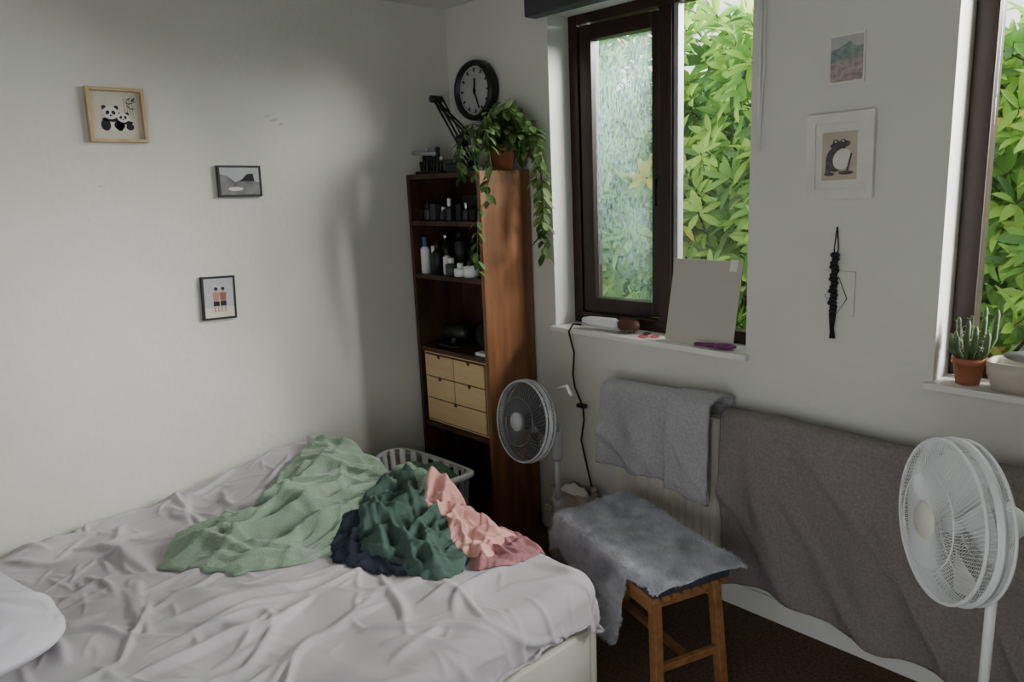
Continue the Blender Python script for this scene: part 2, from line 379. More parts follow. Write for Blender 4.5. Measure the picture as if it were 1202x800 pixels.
strand([top,(.55,-.1,1.9),(.62,-.06,1.84),(.645,-.06,1.75),(.64,-.06,1.65),(.645,-.05,1.5)],'leafp',.055,.022)
strand([top,(.53,-.25,1.87),(.56,-.33,1.8),(.575,-.35,1.7),(.57,-.34,1.58),(.56,-.34,1.45),(.545,-.335,1.34),(.55,-.335,1.26)],'leafp',.05,.035)
strand([top,(.56,-.25,1.88),(.61,-.3,1.78),(.62,-.3,1.7),(.6,-.31,1.63),(.605,-.31,1.56)],'leafp',.06,.024)
strand([top,(.46,-.25,1.9),(.46,-.33,1.8),(.47,-.34,1.72),(.48,-.34,1.68)],'leafp',.055,.022)
g.build()
# clock
g=G('wall_clock'); X=aim((.238,-.002,2.07),(0,-1,0))
g.lathe([(0,0),(.125,0),(.134,.012),(.134,.045),(.128,.058),(.113,.058),(.108,.034),(0,.034)],'black',X,48)
g.disc((0,0,.037),.1085,.1085,'face',X,48)
for k in range(60):
    a=k*math.pi/30; L=.018 if k%5==0 else .006; w=.0045 if k%5==0 else .001
    Y=X@Matrix.Rotation(a,4,'Z'); g.bb((-w,.1-L,.0375),(w,.1,.0385),'ink',Y)
for a,L,w in ((math.radians(-5),.055,.005),(math.radians(-160),.085,.0035)):
    Y=X@Matrix.Rotation(a,4,'Z'); g.bb((-w,-.015,.041),(w,L,.043),'ink',Y)
g.cyl((0,0,.037),(0,0,.046),.006,'ink',12,X); g.build()
# ---------------------------------------------------------------- pictures
def frame(name,X,w,h,d,b,mf,art,lip=.004,back='paper'):
    g=G(name)
    g.bb((-w/2,-h/2,0),(-w/2+b,h/2,d),mf,X); g.bb((w/2-b,-h/2,0),(w/2,h/2,d),mf,X)
    g.bb((-w/2+b,-h/2,0),(w/2-b,-h/2+b,d),mf,X); g.bb((-w/2+b,h/2-b,0),(w/2-b,h/2,d),mf,X)
    g.bb((-w/2+b,-h/2+b,.001),(w/2-b,h/2-b,d-lip),back,X)
    art(g,X,w-2*b,h-2*b,d-lip+.0006); g.build(bevel=.0008)
def LW(y,z,rot=0): return aim((.001,y,z),(1,0,0))@Matrix.Rotation(math.radians(rot),4,'Z')
def WW(x,z,rot=0): return aim((x,-.0005,z),(0,-1,0))@Matrix.Rotation(math.radians(rot),4,'Z')
def panda(g,X,w,h,z):
    for cx,cy,s in ((-.012,-.022,1.),(.028,-.030,.75)):
        g.disc((cx,cy,z),.036*s,.03*s,'paperw',X); g.disc((cx+.02*s,cy-.012*s,z+.0004),.018*s,.016*s,'ink',X); g.disc((cx-.025*s,cy-.012*s,z+.0004),.016*s,.02*s,'ink',X)
        g.disc((cx,cy+.008*s,z+.0004),.036*s,.009*s,'ink',X)
        hx,hy=cx-.006,cy+.030*s
        for e in (-1,1): g.disc((hx+e*.02*s,hy+.018*s,z+.0008),.008*s,.008*s,'ink',X)
        g.disc((hx,hy,z+.0012),.026*s,.022*s,'paperw',X)
        for e in (-1,1): g.disc((hx+e*.01*s,hy+.001,z+.0016),.006*s,.0075*s,'ink',X,rot=e*.5)
        g.disc((hx,hy-.009*s,z+.0016),.004*s,.003*s,'ink',X)
    for i in range(4): g.bb((.03+i*.009,.0,z),(.0315+i*.009,.06,z+.0004),'toad',X)
    for i in range(8): g.disc((.035+.03*random.random(),.02+.04*random.random(),z+.0006),.009,.002,'toad',X,rot=random.uniform(-1,1))
frame('panda_picture_frame',LW(-1.535,1.944,-1),.192,.187,.028,.011,'oak',panda,.022)
def rocks(g,X,w,h,z):
    g.bb((-w/2,-h/2,z),(w/2,h/2,z+.0003),'lgrey',X); g.poly([(-w/2,-h/2,z+.0006),(w/2,-h/2,z+.0006),(w/2,-.005,z+.0006),(.02,.012,z+.0006),(-.02,-.004,z+.0006),(-.05,.02,z+.0006),(-w/2,.028,z+.0006)],'grey',X)
    g.poly([(.0,-.0,z+.0009),(.03,.028,z+.0009),(.055,.03,z+.0009),(.06,.0,z+.0009)],'ink',X); g.disc((-.02,-.03,z+.001),.03,.008,'paperw',X); g.disc((.045,-.025,z+.001),.02,.01,'grey',X)
frame('landscape_photo_frame',LW(-1.11,1.70,-1.5),.178,.122,.018,.008,'black',rocks,.003,'ink')
def people(g,X,w,h,z):
    g.bb((-w/2,-h/2,z),(w/2,h/2,z+.0003),'lgrey',X); g.bb((-w/2,-h/2,z+.0003),(w/2,-h/2+.04,z+.0006),'paper',X)
    for cx,m in ((-.012,'skin'),(.016,'red')):
        g.poly([(cx-.011,-.015,z+.001),(cx+.011,-.015,z+.001),(cx+.014,.022,z+.001),(cx-.014,.022,z+.001)],m,X)
        g.disc((cx,.032,z+.0012),.007,.009,'skin',X); g.disc((cx,.037,z+.0014),.0075,.006,'ink',X)
        g.bb((cx-.012,-.032,z+.001),(cx+.012,-.014,z+.0013),'ink',X)
        for e in (-.007,.007): g.bb((cx+e-.003,-.056,z+.001),(cx+e+.003,-.03,z+.0012),'skin',X)
frame('portrait_photo_frame',LW(-1.25,1.247,-3),.135,.172,.016,.008,'black',people,.003,'ink')
g=G('landscape_picture_postcard'); X=WW(1.947,1.98,1); g.bb((-.055,-.073,0),(.055,.073,.004),'paperw',X); X=X@Matrix.Translation((0,0,.003))
g.bb((-.05,-.066,.001),(.05,.066,.0013),'rust',X); g.poly([(-.05,.03,.0016),(.05,.036,.0016),(.05,.066,.0016),(-.05,.066,.0016)],'lgrey',X)
g.poly([(-.05,.02,.0019),(-.02,.035,.0019),(.01,.05,.0019),(.03,.03,.0019),(.05,.035,.0019),(.05,.005,.0019),(-.05,-.01,.0019)],'teal',X); g.build()
def toad(g,X,w,h,z):
    g.bb((-w/2,-h/2,z),(w/2,h/2,z+.0003),'paperw',X)
    g.bb((-.055,-.074,z+.0003),(.055,.074,z+.0008),'beige',X)
    z+=.001
    g.disc((-.008,-.008,z),.034,.042,'toad',X,rot=-.45)
    g.disc((.009,-.010,z+.0004),.028,.033,'paperw',X,rot=-.5)
    g.disc((.003,.034,z+.0008),.032,.012,'toad',X,rot=.12); g.disc((-.012,.043,z+.001),.009,.008,'toad',X); g.disc((.012,.044,z+.001),.008,.007,'toad',X)
    g.disc((-.012,.044,z+.0013),.0035,.003,'paperw',X); g.disc((.012,.045,z+.0013),.003,.0028,'paperw',X)
    g.poly([(-.04,.0,z+.0006),(-.026,.008,z+.0006),(-.026,-.05,z+.0006),(-.044,-.056,z+.0006)],'toad',X)
    g.disc((-.03,-.055,z+.001),.017,.005,'toad',X); g.disc((.022,-.052,z+.001),.024,.006,'toad',X)
    g.poly([(.036,.008,z+.0009),(.041,.006,z+.0009),(.03,-.046,z+.0009),(.022,-.046,z+.0009)],'toad',X)
frame('toad_picture_frame',WW(1.943,1.69,1),.212,.262,.02,.03,'paperw',toad,.006)
g=G('beaded_wall_hanging')
g.tube([(1.943,-.006,1.47),(1.936,-.006,1.40),(1.943,-.006,1.33)],.002,'ink'); g.tube([(1.943,-.006,1.47),(1.95,-.006,1.40),(1.943,-.006,1.33)],.002,'ink')
for i in range(15): g.ell((1.943+.003*math.sin(i*2),-.014,1.38-i*.013),(.013,.012,.009) if i%3 else (.016,.013,.009),'ink',10,6)
g.tube([(1.943,-.012,1.19),(1.942,-.012,1.13)],[.012,.006],'ink',8)
for i in range(7): g.tube([(1.943,-.012,1.17),(1.935+i*.003,-.01,1.105)],.0015,'ink',4)
g.tube([(1.955,-.006,1.31),(1.985,-.008,1.24),(1.955,-.006,1.19),(1.912,-.006,1.245),(1.955,-.006,1.31)],.0016,'ink',4)
g.build()
g=G('blank_socket_plate'); X=WW(1.955,1.255); g.bb((-.053,-.073,0),(.053,.073,.006),'wall',X); g.cyl((-.04,0,.006),(-.04,0,.008),.004,'white',8,X); g.cyl((.04,0,.006),(.04,0,.008),.004,'white',8,X); g.build(bevel=.002)
# ---------------------------------------------------------------- sill things
g=G('hand_mirror_panel'); X=Matrix.Translation((1.40,.035,ZS+.002))@Matrix.Rotation(math.radians(-12),4,'X')
g.bb((-.152,-.003,0),(.152,.003,.325),'mirror',X); g.bb((.10,-.006,.285),(.13,.004,.33),'white',X); g.build(bevel=.002)
g=G('hot_air_brush')
X=Matrix.Translation((.95,.045,ZS+.034))@Matrix.Rotation(math.radians(4),4,'Z')
g.tube([(-.14,0,0),(-.10,0,0),(-.02,0,0),(.03,0,0),(.05,0,0)],[.012,.02,.022,.023,.014],'fanw',16,X=X)
g.tube([(.05,0,0),(.06,0,0),(.14,0,0),(.15,0,0)],[.012,.022,.022,.01],'bristle',16,X=X)
for i in range(10):
    for k in range(14):
        a=k*math.pi/7+i*.2; g.tube([(.062+i*.008,.016*math.cos(a),.016*math.sin(a)),(.062+i*.008,.033*math.cos(a),.033*math.sin(a))],.0013,'bristle',3,X=X)
g.build()
g=G('paddle_brush')
X=Matrix.Translation((1.50,.01,ZS+.012))@Matrix.Rotation(math.radians(15),4,'Z')
g.ell((.03,0,0),(.045,.024,.010),'purple',X=X); g.tube([(-.01,0,0),(-.05,0,0),(-.085,0,0)],[.009,.007,.008],'purple',10,X=X); g.build()
g=G('hair_ties')
for (x,y,r,m) in ((1.15,.02,.02,'hotpink'),(1.19,.045,.016,'hotpink'),(1.13,.07,.014,'bristle')):
    g.tube([(x+r*math.cos(a*.628),y+r*math.sin(a*.628),ZS+.004) for a in range(10)],.003,m,6,closed=True)
g.build()
g=G('potted_cactus'); cx,cy=2.335,.045
g.lathe([(0,0),(.032,0),(.042,.062),(.047,.062),(.047,.08),(.04,.08),(.038,.068),(0,.066)],'terra',Matrix.Translation((cx,cy,ZS+.001)),24); g.disc((cx,cy,ZS+.07),.037,.037,'soil')
for i in range(13):
    a=i*2.4; r=.012+.02*(i%3)/2; h=.06+.09*random.random(); b=V((cx+r*math.cos(a),cy+r*math.sin(a),ZS+.068))
    e=b+V((math.cos(a)*.03,math.sin(a)*.02,h)); g.tube([b,(b+e)/2+V((math.cos(a)*.012,math.sin(a)*.012,0)),e,e+V((0,0,.012))],[.006,.008,.007,.003],'cact',9)
    for k in range(14):
        t=random.random(); p=b.lerp(e,t); d=V((random.uniform(-1,1),random.uniform(-1,1),.4)).normalized(); g.tube([p,p+d*.015],.0006,'paper',3)
g.build()
g=G('ceramic_tray'); 
X=Matrix.Translation((2.51,.04,ZS+.001))
def rr(w,d,r,z,n=8):
    out=[]
    for cxx,cyy,a in ((w-r,d-r,0),(-(w-r),d-r,90),(-(w-r),-(d-r),180),(w-r,-(d-r),270)):
        for k in range(n+1):
            t=math.radians(a+90*k/n); out.append((cxx+r*math.cos(t),cyy+r*math.sin(t),z))
    return out
L=[rr(.105,.045,.03,0),rr(.12,.058,.035,.05),rr(.122,.06,.035,.085),rr(.116,.054,.03,.085),rr(.11,.05,.03,.02)]
vs=sum(L,[]); n=len(L[0]); fs=[(j*n+i,j*n+(i+1)%n,(j+1)*n+(i+1)%n,(j+1)*n+i) for j in range(4) for i in range(n)]+[tuple(range(n)),tuple(4*n+i for i in range(n))]
g.add(vs,fs,'tray',True,X); g.ell((2.51,.045,ZS+.1),(.09,.04,.018),'grey'); g.tube([(2.44,.05,ZS+.1),(2.48,.06,ZS+.16)],.006,'black'); g.build()
# ---------------------------------------------------------------- radiator and towels
g=G('radiator')
def rad(u,v):
    x=1.10+1.42*u; ph=(x-1.10)/.035*2*math.pi; e=min(1,min(v,1-v)*12)
    return (x,-.098-.008*e*max(-.3,math.cos(ph)),.24+.53*v)
g.grid(rad,330,12,'cream'); g.bb((1.10,-.095,.24),(2.52,-.05,.77),'cream'); g.bb((1.095,-.10,.765),(2.525,-.04,.775),'cream')
g.cyl((1.2,-.045,.3),(1.2,-.004,.3),.012,'white'); g.cyl((2.4,-.045,.3),(2.4,-.004,.3),.012,'white'); g.cyl((1.08,-.07,.27),(1.12,-.07,.27),.012,'white'); g.cyl((1.075,-.07,.002),(1.075,-.07,.3),.009,'white'); g.cyl((1.075,-.07,.24),(1.075,-.07,.32),.018,'fanw')
g.build()
def drape(name,x0,x1,zt,zb,m,off,solid,amp,bottom=None,back=.25,fr=9,seed=0,nx=90,nv=70,slant=0):
    g=G(name)
    yb,yf=-.036,-.108-off
    Lb=back; Lt=abs(yf-yb); 
    def f(u,v):
        x=x0+(x1-x0)*u
        zbb=zb if bottom is None else bottom(u)
        Lf=zt-zbb; s=v*(Lb*.5+Lt+Lf)
        if s<Lb*.5: y,z=yb+.006,zt-(Lb*.5-s)
        elif s<Lb*.5+Lt:
            t=(s-Lb*.5)/Lt; y=yb+(yf-yb)*t; z=zt+math.sin(t*math.pi)*.018
        else: y=yf; z=zt-(s-Lb*.5-Lt)
        w=max(0,min(1,(zt-z)/.25)) if y==yf else 0
        y-= w*amp*(.5+.5*math.sin(x*fr*6+3*nz(x*3,z*2+seed)+z*4)) + (w*.3+.1)*amp*(1+nz(x*14,z*10,seed))*.9 + w*amp*max(0,1-abs(nz(x*4+z*3,z*1.5-x,seed+4))*5)*.8
        z+= (.006*nz(x*8,seed,1)+.012*nz(x*3,seed+3,1)*(1-w))*(1 if s>Lb*.5 else 0)
        x+= slant*max(0,zt-z)+.006*nz(z*9,x*5,seed)
        if y>-.034: y=-.034
        return (x,y,z)
    g.grid(f,nx,nv,m); return g.build(solid=solid)
drape('taupe_bath_towel',1.60,2.72,.80,.14,'towelt',.012,.006,.026,bottom=lambda u:.17-.03*u+.02*math.sin(u*9),seed=3,nx=160,slant=.07,fr=4)
drape('grey_hand_towel',1.07,1.56,.825,.50,'towelg',.04,.02,.026,bottom=lambda u:.50+.02*u,seed=8,slant=-.03,fr=5)
drape('grey_flannel_towel',1.42,1.60,.845,.50,'towelg',.085,.014,.012,bottom=lambda u:.50-.03*u,seed=12,nx=40)
# ---------------------------------------------------------------- bed
BX0,BX1,BY0,BY1=.04,1.66,-2.98,-.88
g=G('bed')
g.bb((BX0,BY0,.05),(BX1,BY0+.03,.34),'cream'); g.bb((BX0,BY1-.03,.05),(BX1,BY1,.34),'cream')
g.bb((BX0,BY0+.03,.05),(BX0+.03,BY1-.03,.34),'cream'); g.bb((BX1-.03,BY0+.03,.05),(BX1,BY1-.03,.34),'cream')
for x in (BX0+.05,BX1-.09):
    for y in (BY0+.05,BY1-.09): g.bb((x,y,0),(x+.05,y+.05,.05),'walnutd')
g.bb((BX0+.03,BY0+.03,.25),(BX1-.03,BY1-.03,.30),'birch')
g.bb((BX0+.035,BY0+.035,.30),(BX1-.035,BY1-.035,.44),'matt')
g.bb((BX0,BY0-.04,0),(BX1,BY0,.9),'cream')
g.build(bevel=.012)
# --- fold fields: each fold is a long tapering ridge along a curved centre line
class Field:
    def __init__(s,x0,x1,y0,y1,st=.005):
        s.x0,s.y0,s.st=x0,y0,st; s.nx=int((x1-x0)/st)+1; s.ny=int((y1-y0)/st)+1
        s.X,s.Y=np.meshgrid(x0+np.arange(s.nx)*st,y0+np.arange(s.ny)*st); s.H=np.zeros_like(s.X)
    def fold(s,pts,w,h,asym=1.8,side=1):
        pts=np.array(pts); R=w*asym*1.05
        i0=max(0,int((pts[:,0].min()-R-s.x0)/s.st)); i1=min(s.nx,int((pts[:,0].max()+R-s.x0)/s.st)+2)
        j0=max(0,int((pts[:,1].min()-R-s.y0)/s.st)); j1=min(s.ny,int((pts[:,1].max()+R-s.y0)/s.st)+2)
        if i1<=i0 or j1<=j0: return
        X=s.X[j0:j1,i0:i1]; Y=s.Y[j0:j1,i0:i1]
        D=np.full(X.shape,9.); T=np.zeros(X.shape); S=np.ones(X.shape); n=len(pts)-1
        for k in range(n):
            ax,ay=pts[k]; bx,by=pts[k+1]; ex,ey=bx-ax,by-ay; L=ex*ex+ey*ey+1e-12
            t=np.clip(((X-ax)*ex+(Y-ay)*ey)/L,0,1); dx=X-ax-t*ex; dy=Y-ay-t*ey; d=np.hypot(dx,dy)
            m=d<D; D[m]=d[m]; T[m]=((k+t)/n)[m]; S[m]=np.sign(ex*dy-ey*dx)[m]
        tp=np.clip(np.sin(np.pi*np.clip(T,0,1)),0,1)**.7
        W=w*np.where(S*side>0,asym,1.)*(.35+.65*tp)
        q=np.clip(1-D/W,0,1); pr=q*q*(3-2*q); v=h*tp*(.5*pr+.5*pr**2.5)
        A=s.H[j0:j1,i0:i1]; s.H[j0:j1,i0:i1]=(A**2+v**2)**.5
    def scatter(s,n,ang,jit,Lr,wr,hr,curl,seed,x0=None,x1=None,y0=None,y1=None,test=None):
        rg=random.Random(seed); x0=s.X[0,0] if x0 is None else x0; x1=s.X[0,-1] if x1 is None else x1
        y0=s.Y[0,0] if y0 is None else y0; y1=s.Y[-1,0] if y1 is None else y1
        c=0;tries=0
        while c<n and tries<n*30:
            tries+=1
            x=rg.uniform(x0,x1); y=rg.uniform(y0,y1)
            if test and not test(x,y): continue
            c+=1
            a=ang(x,y) if callable(ang) else math.radians(ang)
            a+=math.radians(rg.gauss(0,jit)); L=rg.uniform(*Lr); k=rg.gauss(0,curl); N=12
            P=[(0.,0.)]; aa=a-k*L/2
            for i in range(N):
                aa+=k*L/N+.12*math.sin(i*.9+seed+c); P.append((P[-1][0]+L/N*math.cos(aa),P[-1][1]+L/N*math.sin(aa)))
            mx=P[N//2]; P=[(p[0]-mx[0]+x,p[1]-mx[1]+y) for p in P]
            s.fold(P,rg.uniform(*wr),rg.uniform(*hr)*(.6+.4*L/Lr[1]),rg.uniform(1.3,2.4),rg.choice((-1,1)))
    def blur(s,k=1):
        for _ in range(k):
            H=s.H; H=(np.roll(H,1,0)+np.roll(H,-1,0)+2*H)/4; s.H=(np.roll(H,1,1)+np.roll(H,-1,1)+2*H)/4
    def __call__(s,x,y):
        fx=min(max((x-s.x0)/s.st,0),s.nx-1.001); fy=min(max((y-s.y0)/s.st,0),s.ny-1.001); i,j=int(fx),int(fy); u,v=fx-i,fy-j; H=s.H
        return float((H[j,i]*(1-u)+H[j,i+1]*u)*(1-v)+(H[j+1,i]*(1-u)+H[j+1,i+1]*u)*v)
def bedh(x,y):
    b=.468+.07*sst(-2.4,-1.0,y) 
    b+=.06*math.exp(-((x-.22)/.4)**2-((y+1.0)/.33)**2)
    b-=.03*max(0,(x-1.1)/.55)
    b+=.02*nz(x*2.3,y*2.3,8)+.018*nz(x*6,y*6,2)
    return b
DF=Field(-.05,1.98,-3.05,-.6)
def dang(x,y): return math.radians(45+95*nz(x*1.1,y*1.1,4)*1.5)
DF.scatter(60,dang,32,(.25,.6),(.026,.05),(.018,.036),1.5,1)
DF.scatter(260,dang,42,(.14,.4),(.013,.024),(.010,.022),2.5,2)
DF.scatter(620,dang,55,(.06,.2),(.007,.012),(.004,.011),4,3)
DF.blur(1)
def wrk(x,y): return DF(x,y)
RX,RY,RR=1.60,-.945,.075
def bedtop(x,y):
    ox,oy=max(0,x-RX),max(0,y-RY); o=min(math.hypot(ox,oy),RR*.98)
    return bedh(min(x,RX),min(y,RY))+wrk(x,y)*(1-.6*o/RR)-(RR-math.sqrt(RR*RR-o*o))
g=G('duvet')
def df(u,v):
    a=.03+1.83*u; b=-3.0+2.30*v
    ox,oy=max(0,a-RX),max(0,b-RY); o=math.hypot(ox,oy)
    cx,cy=min(a,RX),min(b,RY); h=bedh(cx,cy); w=wrk(a,b)
    if o<=0: 
        z=h+w
        if a<.12: z-=.03*((.12-a)/.09)**2
        return (a,b,z)
    n=(ox/o,oy/o); th=min(o/RR,math.pi/2); hor=RR*math.sin(th); dz=RR*(1-math.cos(th)); rest=max(0,o-RR*math.pi/2)
    lim=.05 if oy<.01 else .08
    lim+=.03*nz(a*4,b*4,40)
    dz+=min(rest,max(.01,lim)) 
    hang=min(1,rest/.08)
    hor+= w*.9*math.sin(th)+hang*.014*(math.sin((a-b)*30+3*nz(a*4,b*4,3))+1)*.5
    return (cx+n[0]*hor,cy+n[1]*hor,h+w*(1-math.sin(th))-dz)
g.grid(df,400,500,'sheet'); g.build(solid=.006,soff=-1)
LAY=[]
def baseh(x,y):
    z=bedtop(x,y)
    for L in LAY: z+=L(x,y)
    return z
def sh(pts,k): return [(3.026-(3.026-x)*k,min(-.875,-2.436+(y+2.436)*k)) for x,y in pts]
def garment(name,m,pts,th,dome,folds,seed,c=None,keep=.75,extra=None):
    N=len(pts); fine=[]
    for i in range(N):
        a,b,cc,d=[V(pts[(i+k)%N]) for k in (-1,0,1,2)]
        for k in range(10):
            t=k/10; fine.append(.5*((2*b)+(cc-a)*t+(2*a-5*b+4*cc-d)*t*t+(3*b-3*cc+d-a)*t**3))
    C=V(c) if c else sum(fine,V((0,0)))/len(fine)
    K=240; tab=[0]*K
    for k in range(K):
        a=2*math.pi*k/K; d=V((math.cos(a),math.sin(a))); best=0
        for i in range(len(fine)):
            p,q=fine[i]-C,fine[(i+1)%len(fine)]-C; e=q-p
            den=d.x*e.y-d.y*e.x
            if abs(den)<1e-9: continue
            t=(p.x*e.y-p.y*e.x)/den; s_=(p.x*d.y-p.y*d.x)/den
            if t>0 and -1e-6<=s_<=1+1e-6: best=max(best,t)
        tab[k]=best*(1+.06*nz(math.cos(a)*4,math.sin(a)*4,seed)+.04*nz(math.cos(a)*12,math.sin(a)*12,seed))
    def Rb(a):
        f=(a/(2*math.pi)*K)%K; i=int(f); t=f-i; return tab[i%K]*(1-t)+tab[(i+1)%K]*t
    xs=[p.x for p in fine]; ys=[p.y for p in fine]
    Fd=Field(min(xs)-.05,max(xs)+.05,min(ys)-.05,max(ys)+.05,.004)
    def inside(x,y):
        d=V((x,y))-C; return d.length<Rb(math.atan2(d.y,d.x))*.97
    for i,(n,ang,jit,Lr,wr,hr,cl) in enumerate(folds): Fd.scatter(n,ang,jit,Lr,wr,hr,cl,seed*10+i,test=inside)
    Fd.blur(1)
    def H(s,x,y):
        if s>=1: return 0
        e=(1-s**24)**.5
        return e*th+dome*(1-s*s)+Fd(x,y)*(.45+.55*(1-s**8))*e+(extra(x,y)*e if extra else 0)
    def layer(x,y):
        d=V((x,y))-C; r=d.length
        if r<1e-6: return H(0,x,y)*keep
        return H(r/max(1e-6,Rb(math.atan2(d.y,d.x))),x,y)*keep
    g=G(name); na,nr=340,120
    vs=[];fs=[]
    for j in range(nr+1):
        s=1-(1-j/nr)**1.3 if j else .0
        for i in range(na):
            a=2*math.pi*i/na; R_=Rb(a)*max(s,.004); x=C.x+R_*math.cos(a); y=C.y+R_*math.sin(a)
            vs.append((x,y,baseh(x,y)+.003+H(s,x,y)))
    for j in range(nr):
        for i in range(na): fs.append((j*na+i,j*na+(i+1)%na,(j+1)*na+(i+1)%na,(j+1)*na+i))
    fs.append(tuple(range(na)))
    g.add(vs,fs,m,True); g.build(); LAY.append(layer)
garment('sage_fleece_blanket','fleece',sh([(.72,-1.80),(.97,-1.69),(1.09,-1.43),(1.14,-1.15),(1.16,-.93),(.95,-.86),(.6,-.88),(.37,-1.0),(.43,-1.24),(.62,-1.47),(.58,-1.69)],1.055),.016,.006,
  [(20,80,22,(.3,.7),(.028,.045),(.035,.06),1.2),(34,70,40,(.15,.4),(.016,.026),(.018,.036),2.5),(44,80,60,(.08,.2),(.009,.014),(.007,.014),4)],3,c=(.69,-1.20),
  extra=lambda x,y:.055*math.exp(-((y+.915)/.05)**2)*sst(.6,.8,x)*sst(1.12,1.0,x))
garment('navy_shorts','navy',sh([(1.19,-1.46),(1.40,-1.36),(1.49,-1.25),(1.3,-1.1),(1.05,-1.15),(.98,-1.28),(1.07,-1.41)],1.07),.010,.004,[(14,50,40,(.12,.3),(.012,.022),(.012,.022),3)],13)
garment('dark_green_t_shirt','dgreen',sh([(1.16,-1.375),(1.30,-1.34),(1.40,-1.35),(1.485,-1.25),(1.37,-1.13),(1.17,-1.0),(.98,-.93),(.84,-1.01),(.93,-1.2)],1.055),.006,.010,
  [(13,140,22,(.2,.5),(.018,.032),(.022,.042),1.5),(26,145,40,(.1,.3),(.010,.018),(.010,.022),3),(30,140,60,(.06,.14),(.006,.010),(.004,.009),4)],23)
garment('rose_patterned_top','rose',sh([(1.22,-.9),(1.44,-.885),(1.52,-.95),(1.54,-1.08),(1.48,-1.2),(1.38,-1.12),(1.28,-1.0)],1.05),.008,.004,[(16,20,40,(.08,.25),(.011,.02),(.014,.028),3)],33)
garment('salmon_t_shirt','pink',sh([(1.065,-1.06),(.97,-.94),(1.1,-.895),(1.27,-.90),(1.38,-.94),(1.42,-1.05),(1.44,-1.14),(1.31,-1.14),(1.19,-1.07)],1.03),.006,.012,
  [(10,15,25,(.15,.4),(.017,.028),(.018,.034),2),(22,20,45,(.08,.22),(.009,.016),(.009,.018),3.5),(24,20,60,(.05,.12),(.005,.009),(.003,.008),4)],43)
g=G('pillow'); X=Matrix.Translation((.63,-2.38,bedh(.6,-2.3)+.10))@Matrix.Rotation(math.radians(12),4,'Z')
PF=Field(-.42,.42,-.3,.3,.005); PF.scatter(34,20,70,(.12,.35),(.014,.03),(.012,.028),3,71); PF.scatter(80,0,90,(.06,.15),(.007,.012),(.004,.010),4,72); PF.blur(1)
vs=[];fs=[];n,k=220,110
for j in range(k+1):
    p=-math.pi/2+math.pi*j/k
    for i in range(n):
        a=2*math.pi*i/n; q=V((.37*sup(math.cos(a),.45)*sup(math.cos(p),.8),.25*sup(math.sin(a),.45)*sup(math.cos(p),.8),.085*sup(math.sin(p),1.2)))
        vs.append((q.x,q.y,q.z+(PF(q.x,q.y) if q.z>0 else 0)+.012*nz(q.x*9,q.y*9,q.z*5)))
for j in range(k):
    for i in range(n): fs.append((j*n+i,j*n+(i+1)%n,(j+1)*n+(i+1)%n,(j+1)*n+i))
g.add(vs,fs,'pillow',True,X); g.build()
# ---------------------------------------------------------------- bench with fur throw
g=G('slatted_bench'); BC=(1.525,-.505); X=Matrix.Translation((BC[0],BC[1],0))@Matrix.Rotation(math.radians(-18),4,'Z')
hw,hd=.29,.145
for i in range(8):
    y=-hd+i*(2*hd-.026)/7; g.bb((-hw,y,.375),(hw,y+.026,.393),'bamboo',X)
for x in (-hw+.02,hw-.045): g.bb((x,-hd+.01,.345),(x+.025,hd-.01,.375),'bamboo',X)
for y in (-hd+.005,hd-.03): g.bb((-hw+.02,y,.335),(hw-.02,y+.022,.372),'bamboo',X)
for sx in (-1,1):
    for sy in (-1,1):
        x,y=sx*(hw-.035),sy*(hd-.03)
        vs=[(x-.018,y-.015,.375),(x+.018,y-.015,.375),(x+.018,y+.015,.375),(x-.018,y+.015,.375)]
        o=.035*sx; vs+=[(a+o,b+.012*sy,0) for a,b,_ in vs]
        g.add(vs,[(0,1,2,3),(7,6,5,4),(0,4,5,1),(1,5,6,2),(2,6,7,3),(3,7,4,0)],'bamboo',X=X)
    g.bb((sx*(hw-.012)-.01,-hd+.03,.13),(sx*(hw-.012)+.01,hd-.03,.155),'bamboo',X)
g.bb((-hw+.03,-.012,.13),(hw-.03,.012,.15),'bamboo',X)
g.build(bevel=.003)
g=G('seat_cushion'); g.bb((-hw-.005,-hd-.005,.395),(hw+.005,hd+.005,.428),'cush',X); g.build(bevel=.01)
g=G('faux_fur_throw')
def ft(u,v):
    a=-hw-.16+(2*hw+.20)*u; b=-hd-.30+(2*hd+.34)*v
    z=.452; 
    la=max(0,-a-(hw+.015)); ra=max(0,a-(hw-.01)); fb=max(0,-b-(hd+.004)); bb_=max(0,b-(hd+.012))
    y=b
    full=.31*sst(.19,.09,a)+.008
    if a<-.1: full=.335-.25*sst(-.05,-.3,a)
    dx=min(fb*1.15,full)
    if fb>0: y=-(hd+.012)-.010*math.sin(a*40+2*nz(a*6,b*3))*min(1,fb*8)-.012*min(1,fb*10)
    x=a+la
    z-=max(la,dx)+ra*ra*3+bb_*.6
    x=max(-hw-.018,x)
    z+=.009*nz(a*14,b*14,4)+.016*nz(a*6,b*6,1)*(1 if fb==0 else .3)
    return X@V((x+.006*nz(z*20,b*9),y+.006*nz(a*9,z*20),z))
g.grid(ft,84,84,'fur')
base=[V(p) for p in g.v]
W=85
